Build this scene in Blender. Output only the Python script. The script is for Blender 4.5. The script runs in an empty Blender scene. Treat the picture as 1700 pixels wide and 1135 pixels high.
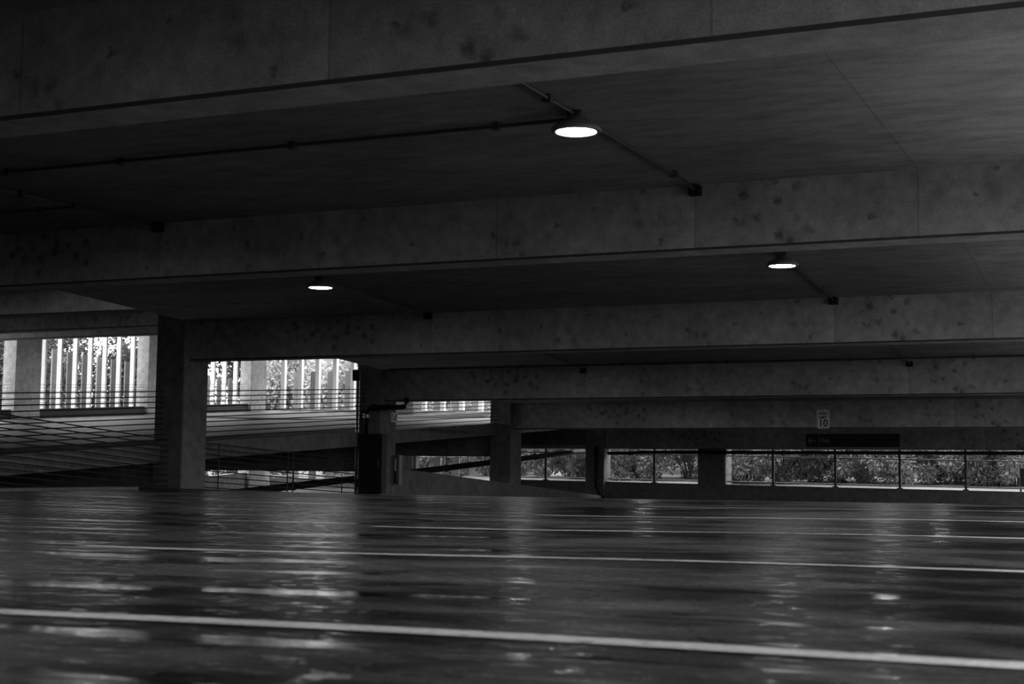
import bpy, bmesh, math, random
import numpy as np
from mathutils import Vector, Matrix

SC = bpy.context.scene
COL = SC.collection
H = 0.34                                   # camera height above the deck under it

# ------------------------------------------------------------------ camera, sky, exposure
cam_d = bpy.data.cameras.new('camera')
cam = bpy.data.objects.new('camera', cam_d); COL.objects.link(cam)
cam_d.sensor_width = 36.0; cam_d.lens = 51.26
cam_d.clip_start = 0.02; cam_d.clip_end = 500
yaw, pitch, roll = 0.4101, 0.0915, 0.0108
fw = Vector((-math.sin(yaw)*math.cos(pitch), math.cos(yaw)*math.cos(pitch), math.sin(pitch)))
r0 = Vector((math.cos(yaw), math.sin(yaw), 0)); u0 = r0.cross(fw)
rr = math.cos(roll)*r0 + math.sin(roll)*u0
uu = -math.sin(roll)*r0 + math.cos(roll)*u0
cam.matrix_world = Matrix(((rr.x, uu.x, -fw.x, 0), (rr.y, uu.y, -fw.y, 0), (rr.z, uu.z, -fw.z, H), (0, 0, 0, 1)))
cam_d.dof.use_dof = True; cam_d.dof.focus_distance = 19.0; cam_d.dof.aperture_fstop = 5.6
SC.camera = cam

world = bpy.data.worlds.new('overcast_sky'); SC.world = world; world.use_nodes = True
wb = world.node_tree.nodes['Background']
wb.inputs[1].default_value = 6.2
_nt = world.node_tree; _tc = _nt.nodes.new('ShaderNodeTexCoord'); _sp = _nt.nodes.new('ShaderNodeSeparateXYZ')
_rm = _nt.nodes.new('ShaderNodeValToRGB'); _rm.color_ramp.elements[0].position = .49; _rm.color_ramp.elements[0].color = (.03, .03, .03, 1)
_rm.color_ramp.elements[1].position = .505; _rm.color_ramp.elements[1].color = (.85, .85, .85, 1)
_e = _rm.color_ramp.elements.new(1.0); _e.color = (1.15, 1.15, 1.15, 1)
_ma = _nt.nodes.new('ShaderNodeMath'); _ma.operation = 'MULTIPLY_ADD'; _ma.inputs[1].default_value = .5; _ma.inputs[2].default_value = .5
_nt.links.new(_tc.outputs['Generated'], _sp.inputs[0]); _nt.links.new(_sp.outputs['Z'], _ma.inputs[0]); _nt.links.new(_ma.outputs[0], _rm.inputs[0])
_nt.links.new(_rm.outputs[0], wb.inputs[0])          # overcast: brighter overhead, dark below the horizon

SC.view_settings.view_transform = 'Standard'; SC.view_settings.look = 'None'
SC.view_settings.gamma = 1.0; SC.view_settings.use_curve_mapping = False
SC.view_settings.exposure = 0.0
try:
    SC.cycles.use_denoising = True
    SC.cycles.max_bounces = 10; SC.cycles.diffuse_bounces = 6; SC.cycles.glossy_bounces = 4
    SC.cycles.sample_clamp_indirect = 6.0
except Exception:
    pass

random.seed(7); rng = np.random.default_rng(7)

# ------------------------------------------------------------------ materials
def nm(name):
    m = bpy.data.materials.new(name); m.use_nodes = True
    nt = m.node_tree; p = nt.nodes['Principled BSDF']
    return m, nt, p

def plain(name, v, rough=.6, metal=0.0, spec=.5):
    m, nt, p = nm(name)
    p.inputs['Base Color'].default_value = (v, v, v, 1); p.inputs['Roughness'].default_value = rough
    p.inputs['Metallic'].default_value = metal
    p.inputs['Specular IOR Level'].default_value = spec
    tc = nt.nodes.new('ShaderNodeTexCoord'); n = nt.nodes.new('ShaderNodeTexNoise'); n.inputs['Scale'].default_value = 9
    mr = nt.nodes.new('ShaderNodeMapRange'); mr.inputs[3].default_value = v*.85; mr.inputs[4].default_value = v*1.15
    nt.links.new(tc.outputs['Object'], n.inputs['Vector']); nt.links.new(n.outputs[0], mr.inputs[0]); nt.links.new(mr.outputs[0], p.inputs['Base Color'])
    return m

def N(nt, typ, **kw):
    n = nt.nodes.new(typ)
    for k, v in kw.items():
        setattr(n, k, v)
    return n

def mth(nt, op, a, b=None, clamp=False):
    n = nt.nodes.new('ShaderNodeMath'); n.operation = op; n.use_clamp = clamp
    for i, v in enumerate((a, b)):
        if v is None: continue
        if isinstance(v, (int, float)): n.inputs[i].default_value = v
        else: nt.links.new(v, n.inputs[i])
    return n.outputs[0]

def noise(nt, vec, scale, detail=4, rough=.55, stretch=None):
    if stretch:
        mp = nt.nodes.new('ShaderNodeMapping'); mp.inputs['Scale'].default_value = stretch
        nt.links.new(vec, mp.inputs['Vector']); vec = mp.outputs[0]
    n = nt.nodes.new('ShaderNodeTexNoise'); n.inputs['Scale'].default_value = scale
    n.inputs['Detail'].default_value = detail; n.inputs['Roughness'].default_value = rough
    nt.links.new(vec, n.inputs['Vector'])
    return n.outputs[0]

def rng_map(nt, v, a, b, c, d):
    n = nt.nodes.new('ShaderNodeMapRange'); n.clamp = True
    nt.links.new(v, n.inputs[0])
    for i, x in enumerate((a, b, c, d)): n.inputs[i+1].default_value = x
    return n.outputs[0]

def concrete(name, base, joints=0.0, joint_off=0.0, spots=True, stretch=(1, 1, 1), axis='X', rough=.8):
    m, nt, p = nm(name)
    vec = nt.nodes.new('ShaderNodeTexCoord').outputs['Object']
    a = noise(nt, vec, .9, 6, .6, stretch)
    b = noise(nt, vec, 5.5, 6, .6, stretch)
    c = noise(nt, vec, 60, 2, .5)
    v = rng_map(nt, a, .25, .75, base*.72, base*1.22)
    v = mth(nt, 'MULTIPLY', v, rng_map(nt, b, .25, .75, .64, 1.26))
    v = mth(nt, 'MULTIPLY', v, rng_map(nt, c, .3, .7, .82, 1.14))
    if spots:
        vo = nt.nodes.new('ShaderNodeTexVoronoi'); vo.inputs['Scale'].default_value = 1.55; vo.voronoi_dimensions = '2D'
        vo.inputs['Randomness'].default_value = 1.0
        d0 = nt.nodes.new('ShaderNodeVectorMath'); d0.operation = 'ADD'
        nn = nt.nodes.new('ShaderNodeTexNoise'); nn.inputs['Scale'].default_value = 14; nt.links.new(vec, nn.inputs['Vector'])
        sc = nt.nodes.new('ShaderNodeVectorMath'); sc.operation = 'SCALE'; sc.inputs['Scale'].default_value = .12
        nt.links.new(nn.outputs['Color'], sc.inputs[0]); nt.links.new(vec, d0.inputs[0]); nt.links.new(sc.outputs[0], d0.inputs[1])
        sw = nt.nodes.new('ShaderNodeSeparateXYZ'); cb = nt.nodes.new('ShaderNodeCombineXYZ'); nt.links.new(d0.outputs[0], sw.inputs[0])
        nt.links.new(sw.outputs['X'], cb.inputs['X']); nt.links.new(sw.outputs['Z'], cb.inputs['Y']); nt.links.new(cb.outputs[0], vo.inputs['Vector'])
        st = noise(nt, vec, 2.2, 5, .7, (1.0, .2, .6)); v = mth(nt, 'MULTIPLY', v, rng_map(nt, st, .56, .74, 1.0, .72))
        v = mth(nt, 'MULTIPLY', v, rng_map(nt, vo.outputs['Distance'], .012, .06, .45, 1.0))
        v2 = nt.nodes.new('ShaderNodeTexVoronoi'); v2.inputs['Scale'].default_value = 4.2; v2.voronoi_dimensions = '2D'; nt.links.new(cb.outputs[0], v2.inputs['Vector'])
        gate = rng_map(nt, noise(nt, vec, .8, 2, .5, (1, .2, 1.3)), .56, .64, 0, 1)
        v = mth(nt, 'MULTIPLY', v, mth(nt, 'SUBTRACT', 1.0, mth(nt, 'MULTIPLY', gate, rng_map(nt, v2.outputs['Distance'], .06, .30, .6, 0))))
    if joints:
        sp = nt.nodes.new('ShaderNodeSeparateXYZ'); nt.links.new(vec, sp.inputs[0])
        x = mth(nt, 'ADD', sp.outputs[axis], 1000*joints + joint_off)
        x = mth(nt, 'MODULO', x, joints)
        x = mth(nt, 'ABSOLUTE', mth(nt, 'SUBTRACT', x, joints/2))
        v = mth(nt, 'MULTIPLY', v, rng_map(nt, x, .004, .011, .72, 1.0))
        # each form panel has a slightly different tone of its own
        fl = mth(nt, 'FLOOR', mth(nt, 'DIVIDE', mth(nt, 'ADD', sp.outputs[axis], 1000*joints + joint_off + joints/2), joints))
        wn = nt.nodes.new('ShaderNodeTexWhiteNoise'); wn.noise_dimensions = '1D'; nt.links.new(fl, wn.inputs['W'])
        v = mth(nt, 'MULTIPLY', v, rng_map(nt, wn.outputs[0], 0, 1, .90, 1.10))
    nt.links.new(v, p.inputs['Base Color'])
    p.inputs['Roughness'].default_value = rough; p.inputs['Specular IOR Level'].default_value = .25
    bp = nt.nodes.new('ShaderNodeBump'); bp.inputs['Strength'].default_value = .25; bp.inputs['Distance'].default_value = .02
    nt.links.new(b, bp.inputs['Height']); nt.links.new(bp.outputs[0], p.inputs['Normal'])
    return m

M = {}
M['beam'] = concrete('beam_concrete', .32, joints=2.13, joint_off=1.065+1.87)
M['beam2'] = concrete('ramp_beam_concrete', .26, joints=2.13)
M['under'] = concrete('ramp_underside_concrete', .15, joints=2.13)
M['ramp'] = concrete('ramp_deck_concrete', .019, spots=False, rough=.55)
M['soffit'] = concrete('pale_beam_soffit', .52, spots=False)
M['slab'] = concrete('ceiling_concrete', .27, stretch=(.5, 1.25, 1), spots=False, joints=8.52, joint_off=4.26+1.87)
M['column'] = concrete('column_concrete', .15, spots=True)
M['wallc'] = concrete('wall_concrete', .13, joints=1.9, spots=False)
M['pale'] = concrete('pale_concrete', .42, spots=False)
M['dark_conc'] = plain('dark_concrete', .05, .85)
M['fin'] = plain('white_fin_paint', .88, .5)
M['fin2'] = plain('grey_fin_paint', .17, .5)
M['fin3'] = plain('light_grey_fin_paint', .30, .5)
M['black'] = plain('black_pipe_paint', .012, .75, spec=.15)
M['darkm'] = plain('dark_galvanised_metal', .07, .45, .3)
M['house'] = plain('lamp_housing_grey', .2, .5, .2)
M['cable'] = plain('steel_cable', .03, .5, .2)
M['galv'] = plain('galvanised_steel', .25, .4, .6)
M['rail'] = plain('dark_railing_paint', .04, .45)
M['signw'] = plain('sign_white', .88, .5)
M['signb'] = plain('sign_black', .012, .5)
M['signg'] = plain('sign_grey_lettering', .45, .5)
M['white'] = plain('white_marking', .7, .5)

def emit(name, s):
    m, nt, p = nm(name)
    p.inputs['Emission Color'].default_value = (1, 1, 1, 1); p.inputs['Emission Strength'].default_value = s
    p.inputs['Base Color'].default_value = (.8, .8, .8, 1)
    return m
M['lens'] = emit('glowing_lamp_lens', 100.0)

def wet(name, paint=False):
    m, nt, p = nm(name)
    vec = nt.nodes.new('ShaderNodeTexCoord').outputs['Object']
    big = noise(nt, vec, .55, 5, .6, (.55, 1.0, 1))
    med = noise(nt, vec, 2.6, 5, .6, (.5, 1.0, 1))
    fine = noise(nt, vec, 45, 3, .6)
    mask = rng_map(nt, mth(nt, 'ADD', mth(nt, 'MULTIPLY', big, .62), mth(nt, 'MULTIPLY', med, .38)), .46, .55, 0, 1)   # 1 = drier
    if paint:
        v = mth(nt, 'MULTIPLY', rng_map(nt, mask, 0, 1, .60, .85), rng_map(nt, fine, .3, .7, .75, 1.1))
    else:
        v = mth(nt, 'MULTIPLY', rng_map(nt, mask, 0, 1, .004, .074), rng_map(nt, fine, .3, .7, .75, 1.25))
        v = mth(nt, 'MULTIPLY', v, rng_map(nt, med, .3, .7, .8, 1.2))
    nt.links.new(v, p.inputs['Base Color'])
    puddle = rng_map(nt, noise(nt, vec, 1.5, 5, .6, (.22, 2.4, 1)), .55, .59, 0, 1)      # thin standing water
    spk = rng_map(nt, noise(nt, vec, 14, 3, .6, (.7, 1.4, 1)), .55, .62, 0, 1)               # small wet specks
    r = rng_map(nt, mask, 0, 1, .42, .56)
    r = mth(nt, 'SUBTRACT', r, mth(nt, 'MULTIPLY', puddle, .32)); r = mth(nt, 'SUBTRACT', r, mth(nt, 'MULTIPLY', spk, .29)); r = mth(nt, 'MAXIMUM', r, .06)
    nt.links.new(r, p.inputs['Roughness'])
    p.inputs['IOR'].default_value = 1.33
    sp = mth(nt, 'ADD', .08, mth(nt, 'MAXIMUM', mth(nt, 'MULTIPLY', puddle, .55), mth(nt, 'MULTIPLY', spk, .40)))
    nt.links.new(sp, p.inputs['Specular IOR Level'])
    h = mth(nt, 'ADD', mth(nt, 'MULTIPLY', noise(nt, vec, 7, 3, .5, (.6, 1.3, 1)), .008), mth(nt, 'MULTIPLY', noise(nt, vec, 22, 3, .65), .0065))
    bp = nt.nodes.new('ShaderNodeBump'); bp.inputs['Distance'].default_value = 1.0
    nt.links.new(mth(nt, 'SUBTRACT', .55, mth(nt, 'MULTIPLY', puddle, .40)), bp.inputs['Strength'])
    nt.links.new(h, bp.inputs['Height']); nt.links.new(bp.outputs[0], p.inputs['Normal'])
    return m
M['floor'] = wet('wet_deck_concrete')
M['stripe'] = wet('wet_stripe_paint', True)

def leafmat(name, lo, hi):
    m, nt, p = nm(name)
    vec = nt.nodes.new('ShaderNodeTexCoord').outputs['Object']
    v = rng_map(nt, noise(nt, vec, 6, 2), .3, .7, lo, hi)
    nt.links.new(v, p.inputs['Base Color']); p.inputs['Roughness'].default_value = .45
    tr = nt.nodes.new('ShaderNodeBsdfTranslucent'); nt.links.new(v, tr.inputs[0])
    mx = nt.nodes.new('ShaderNodeMixShader'); mx.inputs[0].default_value = .3
    out = nt.nodes['Material Output']
    nt.links.new(p.outputs[0], mx.inputs[1]); nt.links.new(tr.outputs[0], mx.inputs[2]); nt.links.new(mx.outputs[0], out.inputs['Surface'])
    return m
M['leaf'] = leafmat('shrub_leaf', .11, .36)
M['leaf2'] = leafmat('tree_leaf', .02, .085)
M['leaf3'] = leafmat('overlit_tree_leaf', .14, .42)  # leaf tone raised to paint in the overbright, hazy daylight at the end facade
M['bark'] = plain('bark', .08, .8)
M['grass'] = plain('mown_grass', .2, .8)
M['bounce'] = plain('bounce_ground', .50, .8)
M['dim'] = plain('dim_blocker_wall', .10, .8)
M['earth'] = plain('outside_ground', .06, .9)

# ------------------------------------------------------------------ helpers
def tag(o, label, cat, group=None, kind=None):
    o['label'] = label; o['category'] = cat
    if group: o['group'] = group
    if kind: o['kind'] = kind
    return o

def link(name, me, mat, parent=None, loc=(0, 0, 0), smooth=False):
    o = bpy.data.objects.new(name, me); COL.objects.link(o)
    if mat: me.materials.append(mat)
    o.location = loc
    if parent: o.parent = parent
    if smooth:
        for f in me.polygons: f.use_smooth = True
    return o

def empty(name, loc=(0, 0, 0)):
    o = bpy.data.objects.new(name, None); COL.objects.link(o); o.location = loc; o.empty_display_size = .1
    return o

class MB:
    def __init__(s): s.bm = bmesh.new()
    def hexa(s, p):                           # 8 points: bottom 4 ccw, top 4 ccw
        v = [s.bm.verts.new(q) for q in p]
        for f in ((3, 2, 1, 0), (4, 5, 6, 7), (0, 1, 5, 4), (1, 2, 6, 5), (2, 3, 7, 6), (3, 0, 4, 7)):
            s.bm.faces.new([v[i] for i in f])
        return s
    def box(s, x0, x1, y0, y1, z0, z1):
        return s.hexa([(x0, y0, z0), (x1, y0, z0), (x1, y1, z0), (x0, y1, z0), (x0, y0, z1), (x1, y0, z1), (x1, y1, z1), (x0, y1, z1)])
    def prism(s, prof, x0, x1, axis='X'):     # profile in the two other axes, extruded along axis
        def P(a, b, t):
            return {'X': (t, a, b), 'Y': (a, t, b), 'Z': (a, b, t)}[axis]
        A = [s.bm.verts.new(P(a, b, x0)) for a, b in prof]; B = [s.bm.verts.new(P(a, b, x1)) for a, b in prof]
        n = len(prof)
        s.bm.faces.new(A); s.bm.faces.new(B[::-1])
        for i in range(n): s.bm.faces.new((A[i], B[i], B[(i+1) % n], A[(i+1) % n]))
        return s
    def tube(s, pts, r, n=8, caps=True):
        pts = [Vector(p) for p in pts]; rings = []
        for i, p in enumerate(pts):
            d = (pts[min(i+1, len(pts)-1)] - pts[max(i-1, 0)]).normalized()
            a = d.cross(Vector((0, 0, 1)) if abs(d.z) < .9 else Vector((1, 0, 0))).normalized(); b = d.cross(a)
            rings.append([s.bm.verts.new(p + r*(math.cos(2*math.pi*k/n)*a + math.sin(2*math.pi*k/n)*b)) for k in range(n)])
        for A, B in zip(rings, rings[1:]):
            for k in range(n): s.bm.faces.new((A[k], A[(k+1) % n], B[(k+1) % n], B[k]))
        if caps: s.bm.faces.new(rings[0]); s.bm.faces.new(rings[-1][::-1])
        return s
    def lathe(s, prof, n=32, close=False, c=(0, 0, 0)):
        rings = []
        for r, z in prof:
            rings.append([s.bm.verts.new((c[0]+r*math.cos(2*math.pi*k/n), c[1]+r*math.sin(2*math.pi*k/n), c[2]+z)) for k in range(n)])
        for A, B in zip(rings, rings[1:]):
            for k in range(n): s.bm.faces.new((A[k], A[(k+1) % n], B[(k+1) % n], B[k]))
        if close: s.bm.faces.new(rings[0][::-1]); s.bm.faces.new(rings[-1])
        return s
    def bevel(s, w, seg=1):
        bmesh.ops.bevel(s.bm, geom=[e for e in s.bm.edges], offset=w, segments=seg, affect='EDGES', profile=.5)
        return s
    def build(s, name, mat, parent=None, loc=(0, 0, 0), smooth=False):
        bmesh.ops.recalc_face_normals(s.bm, faces=s.bm.faces)
        me = bpy.data.meshes.new(name); s.bm.to_mesh(me); s.bm.free()
        return link(name, me, mat, parent, loc, smooth)

def sst(a, b, x):
    t = min(1, max(0, (x-a)/(b-a))); return t*t*(3-2*t)

# ------------------------------------------------------------------ level profiles (heights above the deck at the camera)
FY = [-25, 2.9, 5.75, 8.6, 11.45, 14.3, 16.5, 18.5, 20.87, 24, 27.86, 41.9, 50]
FZ = [0, 0, .008, .022, .04, .06, .070, .063, .01, -.15, -.35, -1.08, -1.5]
def herm(X, Z, x):
    if x <= X[0]: return Z[0]
    if x >= X[-1]: return Z[-1]
    i = max(k for k in range(len(X)-1) if X[k] <= x)
    def sl(k):
        if k <= 0 or k >= len(X)-1: return 0 if k <= 0 else (Z[-1]-Z[-2])/(X[-1]-X[-2])
        return (Z[k+1]-Z[k-1])/(X[k+1]-X[k-1])
    h = X[i+1]-X[i]; t = (x-X[i])/h
    return ((2*t**3-3*t*t+1)*Z[i] + (t**3-2*t*t+t)*h*sl(i) + (-2*t**3+3*t*t)*Z[i+1] + (t**3-t*t)*h*sl(i+1))
def zf(x, y):
    w = 1 - .7*sst(10, 18, y)
    return herm(FY, FZ, y) - .03*w*sst(-1, -4.5, x)*(1-sst(-9, -14, x)) + .035*sst(-11, -15, x)*sst(8, 15, y)*(1-sst(19, 24, y))
YB = [-.12+6.9955*i for i in range(7)]
ZB = [v+H for v in (2.0, 2.10, 2.22, 1.91, 1.57, 1.20, .84)]       # beam soffits
def zc(y): return float(np.interp(y, [-21]+YB+[50], [2.0+H+.65]+[z+.65 for z in ZB]+[.45+H+.65]))
def za(x, y): return H + .19 + .0636*(y-16.45) + .2*sst(-26, -33.5, x) - .03*sst(-18, -26, x)  # deck of the rising ramp beyond the left columns
XL, XR, XF, YF = -15.0, 2.6, -33.5, 52.0

# ------------------------------------------------------------------ the deck
def sheet(name, xs, ys, zfun, th, mat):
    nx, ny = len(xs), len(ys); V = []; Fc = []
    for s in (0, 1):
        for y in ys:
            for x in xs: V.append((x, y, zfun(x, y) - s*th))
    o = nx*ny
    for j in range(ny-1):
        for i in range(nx-1):
            a = j*nx+i; Fc.append((a, a+1, a+nx+1, a+nx)); Fc.append((o+a, o+a+nx, o+a+nx+1, o+a+1))
    for i in range(nx-1):
        Fc.append((i+1, i, o+i, o+i+1)); a = (ny-1)*nx+i; Fc.append((a, a+1, o+a+1, o+a))
    for j in range(ny-1):
        a = j*nx; Fc.append((a, a+nx, o+a+nx, o+a)); a = j*nx+nx-1; Fc.append((a+nx, a, o+a, o+a+nx))
    me = bpy.data.meshes.new(name); me.from_pydata(V, [], Fc); me.update()
    ob = link(name, me, mat)
    n1 = (nx-1)*(ny-1)*2
    for k, p in enumerate(me.polygons): p.use_smooth = k < n1
    return ob
xs = list(np.linspace(XL-.3, XR, 36)); ys = list(np.arange(-21, 41.8, .5)) + [41.7]
floor = sheet('floor', xs, ys, zf, .2, M['floor']); floor['kind'] = 'structure'
tag(floor, 'wet dark parking deck with painted bay stripes, sloping away', 'floor')

def stripe(y, x0, x1, w=.11):
    n = 26; V = []; Fc = []
    for i in range(n+1):
        x = x0+(x1-x0)*i/n
        for d in (-w/2, w/2): V.append((x, y+d, zf(x, y+d)+.003))
    for i in range(n): Fc.append((2*i, 2*i+2, 2*i+3, 2*i+1))
    me = bpy.data.meshes.new('bay_stripe'); me.from_pydata(V, [], Fc)
    o = link('bay_stripe', me, M['stripe'], floor); return o
for y in (2.88, 5.72, 8.62, 11.45, 14.3): stripe(y, -4.75, 2.4)
def stripe_y(x, y0, y1, w=.11):
    n = 20; V = []; Fc = []
    for i in range(n+1):
        y = y0+(y1-y0)*i/n
        for d in (-w/2, w/2): V.append((x+d, y, zf(x+d, y)+.003))
    for i in range(n): Fc.append((2*i, 2*i+1, 2*i+3, 2*i+2))
    me = bpy.data.meshes.new('bay_stripe'); me.from_pydata(V, [], Fc)
    return link('bay_stripe', me, M['stripe'], floor)
kb = MB(); yk = [3, 6, 9, 11, 12.5, 14, 15, 16, 16.8]
for y0, y1 in zip(yk, yk[1:]):
    P = [(-13.2, y0), (-13.0, y0), (-13.0, y1), (-13.2, y1)]
    kb.hexa([(x, y, zf(x, y)-.02) for x, y in P] + [(x, y, zf(x, y)+.042) for x, y in P])
o = kb.build('floor_kerb', M['wallc'], floor)

# ------------------------------------------------------------------ ceiling slab and beams over the deck
ceil = sheet('ceiling', [XL, -9, -3, XR], [-21] + YB + [42.1], lambda x, y: zc(y)+.2, .2, M['slab'])
tag(ceil, 'concrete ceiling slab of the parking deck between the beams', 'ceiling', kind='structure')
def beam_profile(hw, depth, n=.022):
    return [(-hw, depth), (-hw, n), (-hw+n, 0), (hw-n, 0), (hw, n), (hw, depth)]
def beam(name, hw, depth, x0, x1, mat, loc):          # darker chamfers along both lower arrises
    o = MB().prism(beam_profile(hw, depth), x0, x1).build(name, mat, loc=loc)
    o.data.materials.append(M['dark_conc']); o.data.materials.append(M['soffit'])
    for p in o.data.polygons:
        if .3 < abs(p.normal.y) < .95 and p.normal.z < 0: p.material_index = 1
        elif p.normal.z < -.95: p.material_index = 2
    return o
BL = {-1: 'beam over the deck behind the camera', 0: 'concrete ceiling beam directly above the camera',
      1: 'widest concrete ceiling beam across the top, before the first round lamp',
      2: 'concrete ceiling beam between the single large lamp and the two smaller lamps',
      3: 'concrete ceiling beam ending at the leftmost deck column, behind the two smaller lamps',
      4: 'concrete ceiling beam ending at the column with the black standpipe',
      5: 'concrete ceiling beam carrying the speed limit sign',
      6: 'lowest concrete beam, over the railing openings and carrying the Exit sign'}
for i in (0, 1, 2, 3, 4, 5, 6):
    y, z = YB[i], ZB[i]
    x0 = XL-.3 if i >= 2 else XL
    if i == 6: x0 = -18.6
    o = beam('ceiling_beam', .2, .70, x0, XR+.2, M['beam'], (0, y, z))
    tag(o, BL[i], 'beam', 'ceiling beams over the deck', 'structure')
for k in (1, 2):
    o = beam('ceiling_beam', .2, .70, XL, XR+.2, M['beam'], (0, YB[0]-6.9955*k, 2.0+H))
    tag(o, ('first', 'second')[k-1] + ' concrete ceiling beam behind the camera', 'beam', 'ceiling beams over the deck', 'structure')

# ------------------------------------------------------------------ columns
def column(x0, x1, y0, y1, z0, z1, label, mat=None, name='concrete_column', group=None, cham=.02):
    b = MB().box(x0-x0, x1-x0, 0, y1-y0, 0, z1-z0)
    ed = [e for e in b.bm.edges if abs(e.verts[0].co.z-e.verts[1].co.z) > .5]
    bmesh.ops.bevel(b.bm, geom=ed, offset=cham, segments=1, affect='EDGES')
    o = b.build(name, mat or M['column'], loc=(x0, y0, z0))
    tag(o, label, 'column', group, 'structure'); return o
TOP = 6.6
for i, lab in ((1, 'concrete column left of the camera, out past the cable rails'), (2, 'concrete column at the near end of the crossing cables'),
               (3, 'leftmost concrete column on the deck, between the two finned openings'),
               (4, 'concrete column with black standpipe and dark cabinet'),
               (5, 'concrete column at the far end of the sloping barrier wall'),
               (6, 'concrete corner column with a black drain pipe, at the railing wall')):
    y = YB[i]
    w = .35 if i < 6 else .30
    column(-15.6, XL, y-w, y+w, zf(XL, y)-.6 if i > 2 else zf(XL, y)-.3, TOP, lab, group='columns along the left edge of the deck')
for i in range(0, 7):
    y = YB[i]
    column(XR-.3, XR+.3, y-.35, y+.35, zf(XR, y)-.05, zc(y)+.1, ('first', 'second', 'third', 'fourth', 'fifth', 'sixth', 'seventh')[i] + ' concrete column along the open right side',
           group='columns along the right edge of the deck')
column(-12.15, -11.30, 41.76, 42.45, -1.5, ZB[6]+.1, 'square concrete column standing in the railing wall, its right face daylit')

# ------------------------------------------------------------------ right and far sides of the deck
w = MB().box(XR-.08, XR+.12, -21, 41.8, -1.6, .55).build('wall_right', M['wallc']); w['kind'] = 'structure'
tag(w, 'low concrete parapet along the open right side', 'wall')
def sill(x): return H - .11 - .0115*(x+17.8)
b = MB()
b.hexa([(-18.6, 41.65, -2.2), (XR, 41.65, -2.2), (XR, 41.95, -2.2), (-18.6, 41.95, -2.2),
        (-18.6, 41.65, sill(-18.6)), (XR, 41.65, sill(XR)), (XR, 41.95, sill(XR)), (-18.6, 41.95, sill(-18.6))])
w = b.build('wall_back', M['wallc']); tag(w, 'low concrete upstand wall under the far railing', 'wall', kind='structure')
b = MB()
def bt(y): return H + .13 - .0536*(y-28.5)
b.hexa([(-15.22, 28.21, -1.2), (-15.02, 28.21, -1.2), (-15.02, 41.5, -2), (-15.22, 41.5, -2),
        (-15.22, 28.21, bt(28.21)), (-15.02, 28.21, bt(28.21)), (-15.02, 41.5, bt(41.5)), (-15.22, 41.5, bt(41.5))])
w = b.build('wall_left', M['wallc']); tag(w, 'sloping concrete barrier wall between the standpipe column and the corner column', 'wall', kind='structure')

def railing(x0, x1, posts, label):
    zt = lambda x: H + .64 - .0143*(x+10.7)
    r = empty('guard_railing', ((x0+x1)/2, 41.8, sill((x0+x1)/2)))
    L = r.location
    def P(x, y, z): return (x-L.x, y-L.y, z-L.z)
    for x in posts:
        z0, z1 = sill(x), ZB[6]
        p = MB().box(-.03, .03, -.03, .03, 0, z1-z0).build('post', M['rail'], r, P(x, 41.83, z0))
        MB().box(-.075, .075, -.06, .06, 0, .025).build('base_plate', M['rail'], p)
    MB().tube([P(x0, 41.83, zt(x0)), P(x1, 41.83, zt(x1))], .017).build('top_rail', M['rail'], r)
    MB().tube([P(x0, 41.83, sill(x0)+.085), P(x1, 41.83, sill(x1)+.085)], .017).build('bottom_rail', M['rail'], r)
    tag(r, label, 'railing', 'railings along the far wall'); return r
railing(-18.5, -15.62, [-17.0], 'short dark railing with one post, between the two columns left of the corner')
railing(-14.98, -12.17, [-13.5], 'dark railing with one post, between the corner column and the square column')
railing(-11.28, 2.25, [-9.91, -8.12, -6.33, -4.56, -2.8, -1.0, .8], 'long dark railing right of the square column, over the low wall')

w = MB().box(XL-.6, XR+.3, -10.3, -10.0, -.3, 3.0).build('wall_rear_blocker', M['wallc']); tag(w, 'unseen wall added behind the camera to cut light from the rear', 'wall', kind='structure')  # added to cut the light from behind on the beam faces
w = MB().box(XR-.08, XR+.12, -10, 1.5, .55, 3.0).build('wall_right_blocker', M['wallc']); tag(w, 'unseen full height wall added on the right to cut daylight near the camera', 'wall', kind='structure')  # added to close the opening that overlit the nearest beam
w = MB().box(XL-.28, XL-.1, -10, 27, -5, -.62).build('wall_leak_blocker', M['wallc']); tag(w, 'unseen wall added under the left deck edge to stop light leaking in', 'wall', kind='structure')  # added to stop sky light leaking in from below the deck
w = MB().box(XF-.4, XF-.1, -2, 19, -3.2, TOP).build('wall_left_blocker', M['wallc']); tag(w, 'unseen wall added left of the frame to darken the ramp bay', 'wall', kind='structure')  # added out of view to keep the left side dark
w = MB().box(XF-.1, XL-.6, -2.3, -2.0, -3.2, TOP).build('wall_rear_ramp', M['wallc']); tag(w, 'wall closing the ramp bay behind the camera', 'wall', kind='structure')
# ------------------------------------------------------------------ the ramp bay beyond the left columns
ys2 = list(np.arange(0, YF+.1, 4)); xs2 = [XF-.1, -31.5, -29.5, -27.5, -26, -22, -18, -15.52]
ysA = [y for y in ys2 if y <= 40] + [42.0]; ysB = [42.0, 44, 48, YF]
rd = sheet('floor_ramp', xs2, ysA, za, .26, M['ramp'])
sheet('ramp_end', [XF-.1, -31.5, -29.5, -27.5, -26, -22.8], ysB, za, .26, M['ramp']).parent = rd; tag(rd, 'wet ramp deck rising beyond the left columns', 'ramp', kind='structure')
rb = MB()
rb.hexa([(-15.66, 0, za(-15.4, 0)-.29), (-15.45, 0, za(-15.4, 0)-.29), (-15.45, 42, za(-15.4, 42)-.29), (-15.66, 42, za(-15.4, 42)-.29),
         (-15.66, 0, za(-15.4, 0)+.01), (-15.45, 0, za(-15.4, 0)+.01), (-15.45, 42, za(-15.4, 42)+.01), (-15.66, 42, za(-15.4, 42)+.01)])
rb.build('edge_beam', M['column'], rd)
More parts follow.
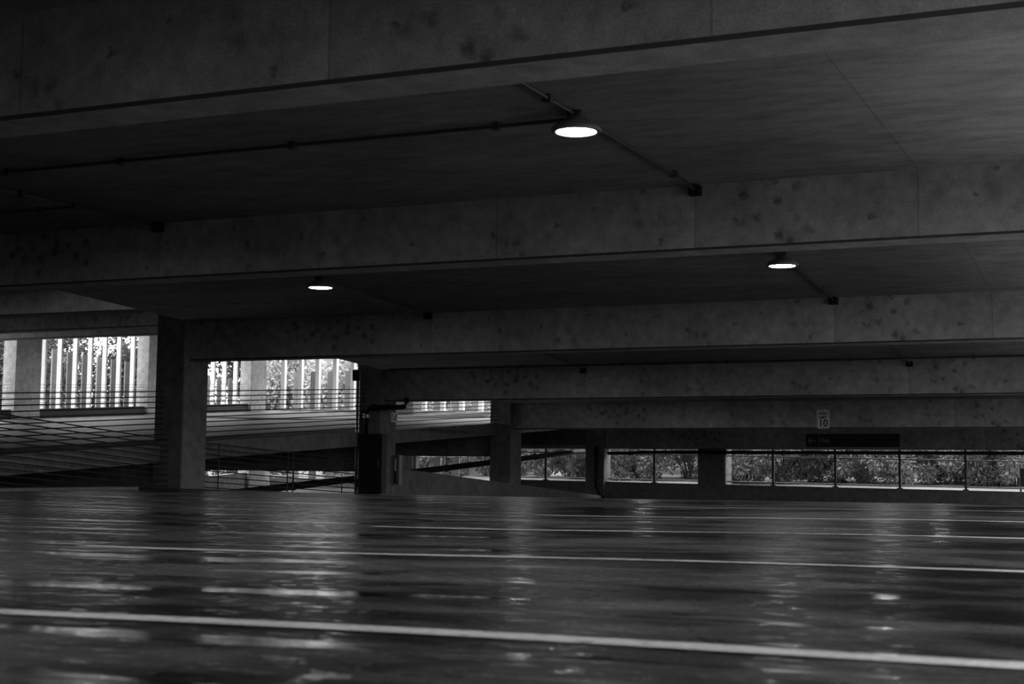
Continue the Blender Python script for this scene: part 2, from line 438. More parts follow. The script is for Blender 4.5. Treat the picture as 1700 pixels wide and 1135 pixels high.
zlo = lambda x, y: za(-15.4, y)-3.0
lo = sheet('floor_lower', [XF-.1, -15.6], ysA, zlo, .2, M['ramp']); sheet('ramp_end', [XF-.1, -22.8], ysB, zlo, .2, M['ramp']).parent = lo
tag(lo, 'lower ramp deck seen under the rising ramp', 'ramp', kind='structure')
zup = lambda x, y: float(np.interp(y, [0, 6.9, 13.87, 20.87, 27.86, 34.86, 41.85, 53], [1.6, 2.0, 2.4, 2.82, 3.38, 4.0, 4.62, 5.6]))+H+.85
up = sheet('ceiling_ramp', [XF-.1, -15.5], [0, 6.9, 13.87, 20.87, 27.86, 34.86, 42.05], zup, .2, M['slab'])
sheet('ramp_end', [XF-.1, -22.8], [42.05, YF-.1], zup, .2, M['slab']).parent = up
tag(up, 'concrete ceiling slab over the rising ramp', 'ceiling', kind='structure')
roof = MB().box(XF-1, XR+.6, -22, 42.1, TOP, TOP+.25).box(XF-1, -22.6, 42.1, YF+.5, TOP, TOP+.25)
roof = roof.build('ceiling_upper', M['slab']); tag(roof, 'slab of the level above', 'ceiling', kind='structure')
for y, z, lab in ((13.87, 2.4, 'beam over the ramp beside the near cable column'), (20.87, 2.82, 'upper pale beam over the left finned opening'), (27.86, 3.38, 'lower pale beam over the left finned opening'),
                  (34.86, 4.0, 'thin sliver of beam lit from below, over the left fins'), (41.85, 4.95, 'beam over the far part of the ramp')):
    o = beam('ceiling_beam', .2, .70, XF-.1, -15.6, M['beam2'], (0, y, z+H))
    tag(o, lab, 'beam', 'beams over the rising ramp', 'structure')
for y, lab in ((20.87, 'first'), (27.86, 'second'), (34.86, 'third'), (41.85, 'fourth')):
    z = za(-15.4, y) - .26 - .60
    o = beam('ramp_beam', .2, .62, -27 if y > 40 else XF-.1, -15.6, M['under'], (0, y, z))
    tag(o, lab + ' beam under the rising ramp', 'beam', 'beams under the rising ramp', 'structure')
# facade piers of the ramp bay
for y0, y1, lab in ((36.75, 37.95, 'pale concrete facade pier at the left frame edge'), (43.6, 44.5, 'pale facade pier half hidden by the leftmost deck column'),
                    (50.3, 51.4, 'pale facade corner pier seen between the two near columns'), (29.8, 30.9, 'facade pier outside the left frame')):
    column(XF-.5, XF+.05, y0, y1, -2.5, TOP, lab, M['pale'], 'facade_column', 'facade piers of the ramp')
column(-28.0, -26.8, YF-.2, YF+.4, -1.5, TOP, 'dark end-wall pier seen over the ramp, right of the standpipe', M['column'], 'facade_column', 'facade piers of the ramp')
# kerbs / spandrels under the fins
def kerb(name, x0, x1, y0, y1, h0, h1, lab, mat, lower=0):
    b = MB()
    P = [(x0, y0), (x1, y0), (x1, y1), (x0, y1)]
    b.hexa([(x, y, za(x, y)-lower-.3) for x, y in P] + [(x, y, za(x, y)-lower+(h0 if i in (0, 1) else h1)) for i, (x, y) in enumerate(P)])
    o = b.build(name, mat); return tag(o, lab, 'wall', kind='structure')
kerb('wall_ramp', XF-.35, XF-.1, 28, YF, .30, .30, 'low kerb wall under the left facade fins', M['dark_conc'])
kerb('wall_ramp_end', XF, -22.8, YF-.1, YF+.15, .06, .06, 'low kerb under the end facade fins', M['pale'])
b = MB().box(XF-.4, XF-.1, 19, 46, -3.4, H-.15).build('wall_lower_blocker', M['wallc']); tag(b, 'wall added at the lower ramp level to keep light off the ramp beams', 'wall', kind='structure')  # added to shut out daylight that overlit the beams under the ramp
kerb('wall_lower', XF-.35, XF-.1, 20, YF, .55, .5, 'low wall of the lower ramp level', M['pale'], 3.0)
b = MB().box(-24.35, -22.8, YF-.1, YF+.2, -1.2, .95).build('wall_lower_end', M['pale']); tag(b, 'pale wall panel behind the far barrier column', 'wall', kind='structure')
b = MB().box(XF, -24.35, YF-.1, YF+.2, -1.4, H-.2).build('wall_lower_sill', M['pale']); tag(b, 'low end wall of the lower ramp level', 'wall', kind='structure')
r = empty('guard_railing', (-26, YF, H-.2)); tag(r, 'dark railing glimpsed under the rising ramp, above the sloping pipe', 'railing', 'railings along the far wall')
for x in (-30.5, -29.25, -28.0, -26.75, -25.5, -24.42):
    MB().box(-.04, .04, -.04, .04, 0, 1.15).build('post', M['galv'], r, (x+26, 0, 0))
MB().tube([(-7.4, 0, .1), (1.6, 0, .1)], .02).build('bottom_rail', M['galv'], r)
MB().tube([(-7.4, 0, .9), (1.6, 0, .9)], .02).build('top_rail', M['galv'], r)

# ramp deck stripes
for (x0, x1, y) in ((-26, -20, 21.9), (-22.5, -18.5, 25.6), (-26, -20.5, 29.6), (-22, -18.8, 33.2), (-26, -20.5, 38.5)):
    V = [(x0, y-.06, za(x0, y-.06)+.004), (x1, y-.06, za(x1, y-.06)+.004), (x1, y+.06, za(x1, y+.06)+.004), (x0, y+.06, za(x0, y+.06)+.004)]
    me = bpy.data.meshes.new('bay_stripe'); me.from_pydata(V, [], [(0, 1, 2, 3)]); link('bay_stripe', me, M['stripe'], rd)

M['water'] = plain('standing_water', .03, .12)
def puddle(pts, parent):
    me = bpy.data.meshes.new('puddle'); me.from_pydata([(x, y, za(x, y)+.004) for x, y in pts], [], [tuple(range(len(pts)))]); return link('puddle', me, M['water'], parent)
puddle([(XF-.05, 31), (XF+.35, 31), (XF+.42, 36), (XF+.30, 40), (XF+.45, 44), (XF+.35, 50), (XF-.05, 50)], rd)
def blob(cx, cy, rx, ry, n=22):
    return [(cx+rx*math.cos(2*math.pi*k/n)*(1+.25*math.sin(3*k)), cy+ry*math.sin(2*math.pi*k/n)*(1+.2*math.cos(2*k))) for k in range(n)]
puddle(blob(-20.0, 25.1, .16, 1.15), rd); puddle(blob(-20.0, 22.0, .18, 1.0), rd); puddle(blob(-24.2, 29.8, .2, 1.3), rd)
# ------------------------------------------------------------------ facade fins
ORD = ['first', 'second', 'third', 'fourth', 'fifth', 'sixth', 'seventh', 'eighth', 'ninth', 'tenth', 'eleventh', 'twelfth', 'thirteenth', 'fourteenth', 'fifteenth', 'sixteenth', 'seventeenth', 'eighteenth', 'nineteenth', 'twentieth', 'twenty-first', 'twenty-second']
def fin(name, sx, sy, x, y, z0, z1, mat, label, group):
    b = MB().box(-sx/2, sx/2, -sy/2, sy/2, 0, z1-z0)
    o = b.build(name, mat, loc=(x, y, z0)); tag(o, label, 'fin', group); return o
def left_run(y0, y1, pitch, where):
    k = 0; y = y0
    while y < y1:
        zb = za(XF, y) + .30
        fin('facade_fin', .17, .08, XF-.22, y, zb, TOP-.02, M['fin'], f'tall white facade fin, {ORD[k]} {where}', 'tall white fins of the left facade')
        if all(abs(y+.85-c) > w for c, w in ((30.35, .8), (37.35, .82), (44.05, .67), (50.85, .77))): fin('short_fin', .05, .27, XF-.52, y+.85, -2.25, H+4.12-.03*(y-38), M['fin2'] if k % 3 else M['fin3'], f'short grey facade panel, {ORD[k]} {where}', 'short grey panels of the left facade')
        y += pitch; k += 1
left_run(38.35, 43.5, .775, 'right of the pier at the left frame edge')
left_run(44.9, 50.2, .775, 'right of the pier half hidden by the deck column')
left_run(33.6, 36.6, .775, 'left of the pier at the left frame edge')
k = 0; x = -33.0
while x < -28.2:
    zb = za(x, YF) + .06
    fin('facade_fin', .17, .17, x, YF+.02, zb, TOP-.02, M['fin'], f'tall white end-facade fin, {ORD[k]} right of the corner pier', 'tall white fins of the end facade')
    fin('short_fin', .34, .05, x+.36, YF+.5, -1.55, H+4.25, M['fin2'] if k % 3 == 1 else M['fin3'], f'short grey end-facade panel, {ORD[k]} right of the corner pier', 'short grey panels of the end facade')
    x += .83; k += 1
k = 0; x = -26.4
while x < -22.9:
    zb = za(x, YF) + .06
    fin('facade_fin', .17, .17, x, YF+.02, zb, TOP-.02, M['fin'], f'tall white end-facade fin, {ORD[k]} right of the dark end pier', 'tall white fins of the end facade')
    fin('short_fin', .34, .05, x+.36, YF+.5, -1.55, H+4.25, M['fin3'], f'short grey end-facade panel, {ORD[k]} right of the dark end pier', 'short grey panels of the end facade')
    x += .83; k += 1

# ------------------------------------------------------------------ cable barriers
def barrier(x, y0, y1, zlo0, zlo1, n, step, label, r=.011, group='cable barriers', spacers=()):
    e = empty('cable_barrier', (x, (y0+y1)/2, (zlo0+zlo1)/2)); L = e.location
    for k in range(n):
        MB().tube([(0, y0-L.y, zlo0+k*step-L.z), (0, y1-L.y, zlo1+k*step-L.z)], r, 6).build('cable', M['cable'], e)
    for y in spacers:
        t = (y-y0)/(y1-y0); z = zlo0+(zlo1-zlo0)*t
        MB().box(-.006, .006, -.012, .012, -.05, step*(n-1)+.03).build('spacer', M['cable'], e, (0, y-L.y, z-L.z))
    tag(e, label, 'cable barrier', group); return e
# along our deck edge: falls with the deck
barrier(-15.28, 14.22, 20.51, H+.97-.99, H+.55-.99, 11, .099, 'cable barrier falling to the right, from the left frame edge to the leftmost column')
barrier(-15.28, 21.23, 27.50, H+.54-.98, H+.27-.98, 11, .098, 'cable barrier at the deck edge between leftmost column and standpipe column', spacers=(21.5, 22.0, 24.3, 24.5, 26.4))
barrier(-15.28, 7.3, 13.51, H+1.0-.99, H+.99-.99, 11, .099, 'cable barrier at the deck edge left of the camera')
# along the ramp edge: rises with the ramp
for y0, y1, lab in ((14.22, 20.51, 'cable barrier rising to the right along the ramp, in front of the left fins'),
                    (21.23, 27.50, 'cable barrier rising along the ramp, between leftmost column and standpipe column'),
                    (28.22, 34.50, 'cable barrier along the ramp, between standpipe column and the next column')):
    barrier(-15.40, y0, y1, za(-15.4, y0)+.10, za(-15.4, y1)+.10, 10, .092, lab)
for y0, y1, lab in ((37.98, 43.57, 'thin cable barrier in front of the fins left of the leftmost column'), (44.55, 50.27, 'thin cable barrier in front of the fins beside the corner pier'),
                    (31.0, 36.7, 'thin cable barrier at the left frame edge, before the fins')):
    barrier(XF-.03, y0, y1, za(XF, y0)+.10, za(XF, y1)+.10, 11, .1, lab, .006, 'thin cable barriers along the left facade')

# ------------------------------------------------------------------ round ceiling lamps
def lamp(x, y, label):
    zb = zc(y); e = empty('ceiling_lamp', (x, y, zb))
    h = MB().lathe([(.03, -.045), (.07, -.05), (.085, -.06), (.10, -.075), (.14, -.095), (.175, -.12), (.192, -.14), (.196, -.155), (.19, -.165), (.165, -.168), (.158, -.165)], 40).build('housing', M['house'], e, smooth=True)
    MB().lathe([(.001, -.158), (.10, -.160), (.150, -.163), (.160, -.158)], 40).build('lens', M['lens'], e, smooth=True)
    MB().box(-.06, .06, -.06, .06, -.055, 0).bevel(.006).build('mounting_box', M['darkm'], e)
    tag(e, label, 'lamp', 'round ceiling lamps'); return e
lamp(-3.97, 10.33, 'largest glowing round ceiling lamp, alone between the two nearest beams')
lamp(-10.40, 17.27, 'glowing round ceiling lamp on the left, above the finned opening')
lamp(-3.97, 17.29, 'glowing round ceiling lamp on the right, under the second beam')
lamp(-3.93, 24.32, 'round ceiling lamp behind the third beam, only a sliver of light showing')
lamp(-10.40, 24.32, 'round ceiling lamp hidden behind the third beam, near the standpipe column')
lamp(-10.40, 10.30, 'round ceiling lamp just outside the left frame edge')
lamp(-3.95, 31.3, 'round ceiling lamp hidden behind the fourth beam')
lamp(-10.40, 31.3, 'round ceiling lamp hidden behind the fourth beam, on the left')
lamp(-3.97, 3.35, 'round ceiling lamp above and behind the frame')

# ------------------------------------------------------------------ conduits with clips and boxes
def conduit(pts, label, clips=(), box=None, r=.014, mat=None):
    e = empty('conduit', pts[0]); L = e.location
    MB().tube([tuple(Vector(p)-L) for p in pts], r, 8).build('tube', mat or M['darkm'], e)
    for c in clips:
        MB().box(-.03, .03, -.03, .03, -.035, .035).build('clip', M['darkm'], e, tuple(Vector(c)-L))
    if box:
        MB().box(-.06, .06, -.05, .05, -.05, .05).bevel(.008).build('junction_box', M['black'], e, tuple(Vector(box)-L))
    tag(e, label, 'conduit', 'electrical conduits on the ceiling')
def cz(y, d=.03): return zc(y)-d
conduit([(-3.97, 7.2, cz(7.2)), (-3.97, 10.25, cz(10.25))], 'conduit from the nearest beam to the largest lamp', [(-3.97, 9.0, cz(9.0)), (-3.97, 9.75, cz(9.75))])
conduit([(-3.97, 10.41, cz(10.4)), (-3.98, 13.2, cz(13.2)), (-3.98, 13.60, zc(13.6)-.07)], 'conduit from the largest lamp back to the second beam, ending in a black box', [(-3.98, 12.9, cz(12.9))], (-3.98, 13.6, zc(13.6)-.07))
conduit([(-4.05, 10.45, cz(10.45)), (-10.3, 10.45, cz(10.45))], 'long conduit running left from the largest lamp across the ceiling', [(x, 10.45, cz(10.45)) for x in (-4.7, -6.6, -8.4, -9.7)], r=.016)
conduit([(-10.4, 10.4, cz(10.4)), (-10.42, 12.2, cz(12.2)), (-10.40, 13.1, cz(13.1)), (-10.38, 13.6, zc(13.6)-.06)], 'conduit at the left frame edge dipping to the second beam', [(-10.4, 11.4, cz(11.4)), (-10.4, 12.2, cz(12.2))], (-10.38, 13.6, zc(13.6)-.06))
conduit([(-10.5, 12.25, cz(12.25)), (-14.5, 12.25, cz(12.25))], 'short side conduit at the left frame edge', [(-10.9, 12.25, cz(12.25))])
conduit([(-3.97, 17.37, cz(17.4)), (-4.0, 20.3, cz(20.3)), (-4.0, 20.6, zc(20.6)-.06)], 'conduit behind the right small lamp, ending in a black box at the third beam', [(-4.0, 19.8, cz(19.8))], (-4.0, 20.6, zc(20.6)-.06))
conduit([(-10.4, 17.35, cz(17.4)), (-10.42, 20.3, cz(20.3)), (-10.42, 20.6, zc(20.6)-.06)], 'conduit behind the left small lamp, ending in a black box at the third beam', [], (-10.42, 20.6, zc(20.6)-.06))
conduit([(-3.95, 24.4, cz(24.4)), (-3.97, 27.2, cz(27.2)), (-3.97, 27.55, zc(27.5)-.09)], 'short conduit under the third beam on the right, meeting the crosswise conduit', [], (-3.97, 27.58, zc(27.5)-.10))
conduit([(-10.4, 24.4, cz(24.4)), (-10.42, 27.2, cz(27.2)), (-10.42, 27.55, zc(27.5)-.09)], 'short conduit under the third beam near the standpipe column', [], (-10.42, 27.58, zc(27.5)-.10))
conduit([(-14.6, 27.1, cz(27.1, .05)), (2.2, 27.1, cz(27.1, .05))], 'long crosswise conduit along the fourth beam', [(x, 27.1, cz(27.1, .05)) for x in (-11.6, -9.4, -7.3, -4.97, -2.78)], r=.02)
for x in (-10.6, -8.4, -2.2, -4.6):
    pass

# ------------------------------------------------------------------ pipes
def pipe(pts, r, label, hang=(), ztop=None, couplings=()):
    e = empty('drain_pipe', pts[0]); L = e.location
    MB().tube([tuple(Vector(p)-L) for p in pts], r, 14).build('tube', M['black'], e, smooth=True)
    for c in couplings:
        a = Vector(c[0])-L; d = Vector(c[1]).normalized()
        MB().tube([a-d*.07, a+d*.07], r*1.22, 14).build('coupling', M['black'], e)
    for x, y, z, zt in hang:
        h = MB().tube([(x-L.x, y-L.y, z-L.z+r), (x-L.x, y-L.y, zt-L.z)], .011, 6).build('hanger_rod', M['black'], e)
        ring = MB().lathe([(r+.004, -.02), (r+.018, -.02), (r+.018, .02), (r+.004, .02)], 16)
        ro = ring.build('hanger_ring', M['black'], e, (x-L.x, y-L.y, z-L.z)); d = Vector(pts[1])-Vector(pts[0])
        ro.rotation_euler = d.to_track_quat('Z', 'Y').to_euler()
    tag(e, label, 'pipe'); return e
zp = ZB[6]-.095; yp = 41.69
pipe([(-14.93, yp, zp-.035), (-14.2, yp, zp-.03), (-13.9, yp, zp), (2.2, yp, zp+.01)], .05, 'black horizontal pipe hung under the lowest beam, along the far railing',
     [(x, yp, zp, ZB[6]) for x in (-13.1, -11.28, -9.6, -7.75, -5.75, -3.9, -1.9)], couplings=[((-14.2, yp, zp-.03), (1, 0, 0)), ((-3.3, yp, zp+.01), (1, 0, 0))])
pz = [(-16.2, 43.1, H+.77), (-16.2, 41.0, H+.68), (-16.2, 36.0, H+.36), (-16.2, 32.3, H+.12), (-16.2, 24.7, H-.34), (-16.2, 14, H-1.0)]
pipe(pz, .075, 'black pipe sloping down to the left under the rising ramp', [(-16.2, 33.2, H+.175, za(-16, 33.2)-.26), (-16.2, 26.0, H-.26, za(-16, 26)-.26), (-16.2, 39.0, H+.55, za(-16, 39)-.26)])
# standpipe on the column
e = empty('standpipe', (-15.28, 27.38, H+.86))
L = Vector(e.location)
y = 27.38
pts = [(-15.30, y, H+.84), (-15.28, y, H+1.30), (-15.26, y, H+1.37), (-15.20, y, H+1.42), (-14.45, y, H+1.42), (-14.36, y, H+1.44), (-14.32, y, H+1.52), (-14.32, y, H+1.62)]
MB().tube([tuple(Vector(p)-L) for p in pts], .055, 12).build('tube', M['black'], e, smooth=True)
MB().tube([tuple(Vector((-15.285, y, H+1.20))-L), tuple(Vector((-15.28, y, H+1.28))-L)], .075, 12).build('collar', M['galv'], e)
for x in (-15.1, -14.8):
    MB().tube([tuple(Vector((x-.04, y, H+1.42))-L), tuple(Vector((x+.04, y, H+1.42))-L)], .07, 12).build('coupling', M['black'], e)
tag(e, 'black standpipe with elbows on the column above the dark cabinet', 'pipe')
e = empty('hose_cabinet', (-15.12, 27.4, H-.40)); 
MB().box(-.29, .29, -.10, .10, 0, 1.26).bevel(.01).build('cabinet_body', M['signb'], e)
d = MB().box(-.26, .26, -.115, -.10, .03, 1.23).build('door', M['signb'], e)
MB().box(.19, .22, -.14, -.115, .58, .70).build('handle', M['darkm'], d)
tag(e, 'tall black cabinet on the front of the standpipe column', 'cabinet')
for x, lab in ((-15.57, 'thin vertical conduit on the left edge of the standpipe column'), (-15.50, 'thin vertical conduit just right of the one on the column edge')):
    e = empty('vertical_conduit', (x, 27.47, -.3))
    MB().tube([(0, 0, 0), (0, 0, zc(27.4)+.25)], .022, 8).build('tube', M['galv'], e)
    for z in (.5, 1.3, 2.1): MB().box(-.035, .035, -.02, .03, z-.015, z+.015).build('clip', M['darkm'], e)
    tag(e, lab, 'conduit', 'vertical conduits on the standpipe column')
e = empty('conduit_box', (-15.60, 27.42, zc(27.4)-.12))
MB().box(-.05, .06, -.04, .05, -.12, .12).bevel(.015).build('box_body', M['black'], e); tag(e, 'small black box at the top of the conduits on the standpipe column', 'box')
# small square sign and framed tall sign on the right face of that column
e = empty('column_sign', (-14.985, 28.08, H+1.24)); tag(e, 'small square sign with black pattern on the right face of the standpipe column', 'sign')
MB().box(-.012, .012, -.13, .13, -.10, .10).build('plate', M['signw'], e)
def strip(dy0, dz0, dy1, dz1, w, par, mat):
    a = Vector((0, dy0, dz0)); b2 = Vector((0, dy1, dz1)); n = Vector((0, -(b2-a).z, (b2-a).y)).normalized()*w/2
    bm = MB(); P = [a+n, a-n, b2-n, b2+n]
    bm.hexa([(.012, p.y, p.z) for p in P] + [(.016, p.y, p.z) for p in P]); return bm.build('marking', mat, par)
for s in ((-.10, -.07, -.10, .07), (-.07, .07, 0, -.02), (.07, .07, 0, -.02), (.10, -.07, .10, .07), (-.06, -.075, .0, -.02), (.06, -.075, 0, -.02)):
    strip(*s, .026, e, M['signb'])
e = empty('extinguisher_cabinet', (-14.905, 28.10, H-.22)); tag(e, 'tall narrow framed cabinet with a pale strip, beside the barrier wall on the standpipe column', 'cabinet')
fr = MB()
for a in ((-.09, -.065, 0, .64), (.065, .09, 0, .64), (-.065, .065, 0, .03), (-.065, .065, .61, .64)): fr.box(a[0], a[1], -.07, .08, a[2], a[3])
fr.build('frame', M['galv'], e)
MB().box(-.065, .065, .0, .08, .03, .61).build('back_panel', M['signb'], e)
MB().box(.0, .05, -.03, .0, .05, .59).build('label_strip', M['galv'], e)
MB().box(-.035, -.01, -.03, .0, .30, .58).build('label_strip', M['signw'], e)
# drain pipe on the corner column
e = empty('downpipe', (-15.22, 41.48, -.5))
MB().tube([(0, 0, 1.75), (0, 0, .65), (.02, 0, .52), (.12, -.02, .35), (.26, -.04, .2), (.28, -.04, .02)], .05, 12).build('tube', M['black'], e, smooth=True)
for z in (.72, 1.45, 1.6): MB().box(-.075, .075, -.03, .07, z-.02, z+.02).build('clamp', M['darkm'], e)
tag(e, 'black downpipe with an elbow at its foot on the corner column', 'pipe')

# ------------------------------------------------------------------ signs
def text(body, size, loc, mat, parent, name='lettering', ext=.004, sx=1.0, bold=0.0):
    c = bpy.data.curves.new(name, 'FONT'); c.body = body; c.size = size; c.extrude = ext; c.offset = bold
    c.align_x = 'CENTER'; c.align_y = 'CENTER'
    t = bpy.data.objects.new(name, c); COL.objects.link(t)
    me = bpy.data.meshes.new_from_object(t.evaluated_get(bpy.context.evaluated_depsgraph_get()))
    bpy.data.objects.remove(t); bpy.data.curves.remove(c)
    me.name = name; me.materials.clear(); me.materials.append(mat)
    o = bpy.data.objects.new(name, me); COL.objects.link(o)
    o.parent = parent; o.location = loc; o.rotation_euler = (math.pi/2, 0, 0); o.scale = (sx, 1, 1); return o
yb5 = YB[5]-.2
e = empty('speed_limit_sign', (-7.0, yb5-.01, H+1.42)); tag(e, 'white speed limit 10 sign on the beam above the Exit sign', 'sign')
b = MB().box(-.155, .155, -.008, .008, -.225, .225); 
ed = [x for x in b.bm.edges if abs(x.verts[0].co.y-x.verts[1].co.y) > .01]
bmesh.ops.bevel(b.bm, geom=ed, offset=.02, segments=3, affect='EDGES'); b.build('plate', M['signw'], e)
text('SPEED', .085, (0, -.010, .125), M['signb'], e, sx=.95, bold=.002)
text('LIMIT', .085, (0, -.010, .035), M['signb'], e, sx=.95, bold=.002)
text('10', .24, (0, -.010, -.105), M['signb'], e, sx=.9, bold=.004)
fr = MB()
for a in ((-.145, -.140, -.215, .215), (.140, .145, -.215, .215), (-.14, .14, -.215, -.21), (-.14, .14, .21, .215)): fr.box(a[0], a[1], -.0105, -.007, a[2], a[3])
fr.build('border_line', M['signb'], e)
for z in (-.2, .2):
    MB().lathe([(.001, 0), (.012, 0), (.012, .006), (.001, .006)], 10).build('bolt', M['darkm'], e, (0, -.008, z)).rotation_euler = (math.pi/2, 0, 0)
yb6 = YB[6]-.2
e = empty('exit_sign', (-7.6, yb6-.02, H+1.095)); tag(e, 'long black Exit sign with a left arrow on the lowest beam', 'sign')
MB().box(-1.31, 1.31, -.02, .02, -.185, .185).bevel(.004).build('panel', M['signb'], e)
text('Exit', .16, (-.75, -.022, 0), M['signg'], e)
MB().box(-.935, -.925, -.024, -.02, -.185, .185).build('divider', M['signg'], e)
ar = MB().box(-1.22, -1.03, -.024, -.02, -.009, .009)
for s in (1, -1):
    a = Vector((-1.23, 0, 0)); c = Vector((-1.14, 0, s*.09)); n = Vector((-s*.009, 0, .009))*.75
    P = [a+n, a-n, c-n, c+n]; ar.hexa([(p.x, -.020, p.z) for p in P] + [(p.x, -.024, p.z) for p in P])
ar.build('arrow', M['signg'], e)

# ------------------------------------------------------------------ outside: ground, shrubs, trees
g = MB()
g.hexa([(-90, YF+.6, -1.5), (-22.7, YF+.6, -1.5), (-22.7, 110, 0), (-90, 110, 0), (-90, YF+.6, -1.2), (-22.7, YF+.6, -1.2), (-22.7, 110, 3), (-90, 110, 3)])
o = g.build('ground', M['earth']); o['kind'] = 'structure'; tag(o, 'bare ground outside the end facade', 'ground')
g = MB(); g.box(-90, XF-1.2, -20, YF+.6, -2.6, -2.2); o = g.build('ground', M['earth']); tag(o, 'bare ground outside the left facade', 'ground', kind='structure')
g = MB(); g.hexa([(-22.6, 42.0, -2.5), (30, 42.0, -2.5), (30, 90, -1), (-22.6, 90, -1), (-22.6, 42.0, H-.40), (30, 42.0, H-.62), (30, 90, 3), (-22.6, 90, 3)])
o = g.build('lawn', M['grass']); tag(o, 'pale mown grass strip beyond the far railing', 'lawn', kind='structure')
w = MB().box(10.0, 10.4, -25, 41.5, -.4, 2.5).build('wall_sky_blocker', M['dim']); tag(w, 'unseen dark wall added off to the right to block low sky light', 'wall', kind='structure')  # added out of view, blocks low sky from the beam faces
g = MB(); g.box(XR+.13, 60, -40, 41.9, -.6, -.25); o = g.build('ground', M['bounce']); tag(o, 'unseen ground outside the open right side, kept pale to bounce light up', 'ground', kind='structure')  # level and pale tone chosen to bounce sky light onto the ceiling

def leaves(name, c, rad, n, ll, lw, mat, parent=None, flat=.0, clusters=40, droop=0.0):
    c = np.array(c); rad = np.array(rad)
    u = rng.normal(size=(clusters, 3)); u /= np.linalg.norm(u, axis=1)[:, None]
    cc = u*(rng.random((clusters, 1))**.4)*rad
    cr = .22*rad.mean()*(.6+.9*rng.random((clusters, 1)))
    idx = rng.integers(0, clusters, n)
    d = rng.normal(size=(n, 3)); d /= np.linalg.norm(d, axis=1)[:, None]
    p = cc[idx] + d*cr[idx]*(rng.random((n, 1))**.5)
    t = d + rng.normal(size=(n, 3))*.6; t[:, 2] -= droop; t /= np.linalg.norm(t, axis=1)[:, None]
    s = np.cross(t, rng.normal(size=(n, 3))); s /= np.linalg.norm(s, axis=1)[:, None]
    L = ll*(.6+.8*rng.random((n, 1))); W = lw*(.6+.8*rng.random((n, 1)))
    V = np.stack([p, p+t*L*.5+s*W*.5, p+t*L, p+t*L*.5-s*W*.5], 1).reshape(-1, 3)
    Fc = np.arange(4*n).reshape(-1, 4)
    me = bpy.data.meshes.new(name); me.vertices.add(4*n); me.vertices.foreach_set('co', V.ravel())
    me.loops.add(4*n); me.loops.foreach_set('vertex_index', Fc.ravel())
    me.polygons.add(n); me.polygons.foreach_set('loop_start', np.arange(0, 4*n, 4)); me.polygons.foreach_set('loop_total', np.full(n, 4))
    me.update(); me.validate()
    return link(name, me, mat, parent, tuple(c))

def plant(name, cat, x, y, z, rx, ry, rz, n, ll, lw, mat, label, group, trunk=.0, clusters=40, droop=0.0):
    e = empty(name, (x, y, z))
    leaves('foliage', (0, 0, trunk+rz*.85), (rx, ry, rz), n, ll, lw, mat, e, clusters=clusters, droop=droop)
    st = MB(); top = trunk+rz
    for k in range(5):
        a = k*1.26+x; q = .75*rx if trunk == 0 else .6*rx
        st.tube([(0.03*math.cos(a), 0.03*math.sin(a), -.2), (.1*q*math.cos(a), .1*q*math.sin(a), max(trunk, .3)), (q*.5*math.cos(a), q*.5*math.sin(a), top*.8), (q*math.cos(a), q*math.sin(a), top*1.1)], .03+.012*trunk, 6)
    st.build('stem', M['bark'], e)
    tag(e, label, cat, group); return e
def zg(x, y): return float(np.interp(y, [42, 90], [H-.42-.004*(x+18.6), 3]))
SH = [(-20.9, 48.6, 1.6), (-18.5, 47.5, 1.7), (-16.2, 46.8, 1.6), (-14.2, 47.6, 1.8), (-12.3, 46.6, 1.5), (-10.6, 46.4, 1.4), (-9.0, 47.2, 1.7), (-7.2, 46.9, 1.5), (-5.4, 47.4, 1.7), (-3.6, 46.8, 1.5), (-1.8, 47.2, 1.7), (.2, 47.5, 1.8)]
SL = ['shrub seen past the barrier column, left end of the short railing', 'leftmost leafy shrub, behind the short railing by the sloping wall', 'feathery shrub right behind the short railing post', 'shrub behind the railing left of the single post by the corner column', 'shrub behind the railing just left of the square column',
      'bright fronded shrub just right of the square column', 'shrub behind the first post of the long railing', 'shrub behind the second post of the long railing', 'dense shrub behind the third post of the long railing',
      'shrub behind the fourth post of the long railing', 'pale leafy shrub at the right frame edge', 'shrub past the right frame edge']
for (x, y, r), lab in zip(SH, SL):
    plant('shrub', 'shrub', x, y, zg(x, y), r*.95, r*.8, 1.5, 14000, .15, .05, M['leaf'], lab, 'shrubs beyond the far railing', droop=.4, clusters=46)
# taller shrubs behind close the view
for k, x in enumerate((-17.2, -14.2, -11.2, -8.2, -5.2, -2.2, .8)):
    plant('bush', 'bush', x, 50.5, zg(x, 50.5), 1.45, 1.2, 2.6, 9000, .24, .08, M['leaf'], f'tall dense bush in the back row, {ORD[k]} from the left', 'tall bushes behind the shrubs', clusters=60)
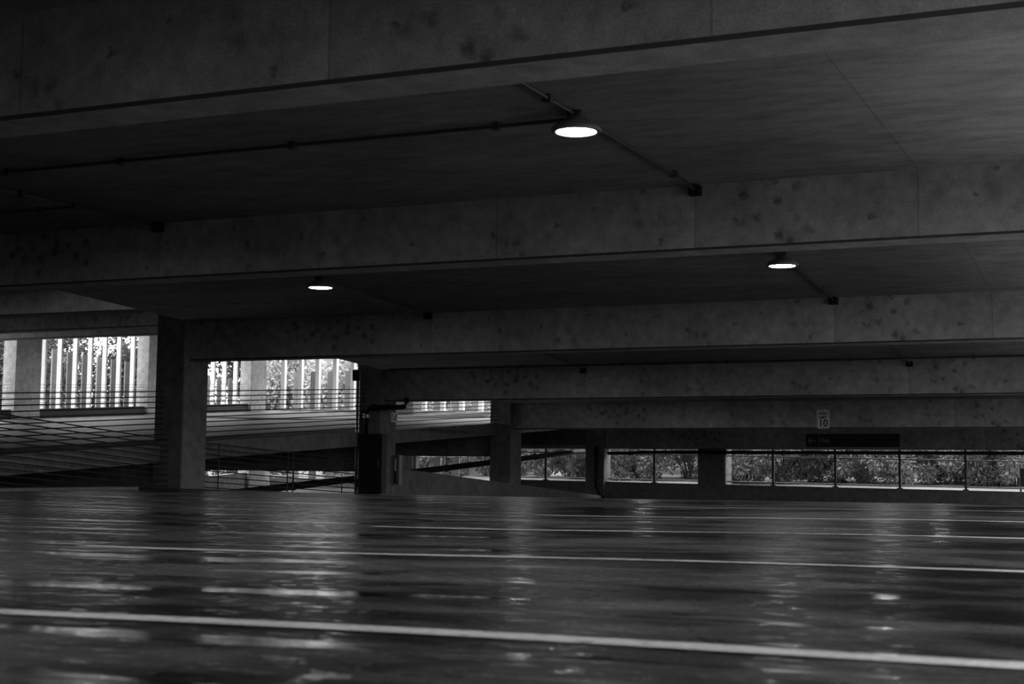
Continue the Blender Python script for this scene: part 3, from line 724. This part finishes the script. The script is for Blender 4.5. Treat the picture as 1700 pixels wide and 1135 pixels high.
# trees behind the fins
TL = []
for k, (x, y, h) in enumerate(sorted(((-49, 42, 8.5), (-52, 49, 9.5), (-51, 56, 9), (-50, 63, 9.5), (-40, 64, 8), (-35, 62, 7.5), (-30.5, 65, 8.5), (-26.5, 62, 7.5), (-22, 65, 8), (-58, 55, 11), (-57, 46, 11), (-57, 64, 11.5), (-46, 69, 11), (-54, 50, 12), (-55, 40, 11), (-39, 71, 11), (-33, 71, 11), (-27, 71, 11)), key=lambda t: t[0]/t[1])):
    z0 = -2.2 if y < YF else -1.0
    plant('tree', 'tree', x, y, z0, 2.9, 2.9, h*.48, 17000, .26, .13, M['leaf2'] if x < -42 else M['leaf3'], f'leafy tree outside the facade fins, {ORD[k]} from the left as seen between the fins', 'trees outside the fins', trunk=1.2, clusters=90)
for k, (x, y) in enumerate(((-30, 56), (-27.2, 55.5), (-24.4, 56), (-21.6, 55.5))):
    plant('bush', 'bush', x, y, -1.1, 1.35, 1.2, 2.4, 8000, .24, .08, M['leaf'], f'bush outside the lower end railing under the ramp, {ORD[k]} from the left', 'bushes outside the lower end railing', clusters=60)
for k, x in enumerate((-18.9, -15.7, -12.7, -9.7, -6.7, -3.7, -.7)):
    plant('bush', 'bush', x, 53, zg(x, 53), 1.45, 1.1, 2.3, 8000, .2, .07, M['leaf'], f'bush between the back-row bushes and the closing trees, {ORD[k]} from the left', 'tall bushes behind the shrubs', clusters=60)
for k, x in enumerate((-15, -10.2, -5.4, -.6, 4.2)):
    plant('tree', 'tree', x, 56.5, zg(x, 56.5), 2.35, 2.0, 4.2, 12000, .3, .12, M['leaf'], f'dark leafy tree closing the view beyond the far railing, {ORD[k]} from the left', 'trees beyond the far railing', clusters=80)
# utility box outside
e = empty('utility_box', (-3.27, 43.6, zg(-3, 43.6)))
MB().box(.0, .5, -.15, .15, .25, .75).bevel(.01).build('box_body', M['black'], e)
MB().tube([(0, 0, -.2), (0, 0, .85)], .03, 8).build('post', M['rail'], e)
tag(e, 'dark utility box on a post outside, at the right frame edge', 'box')
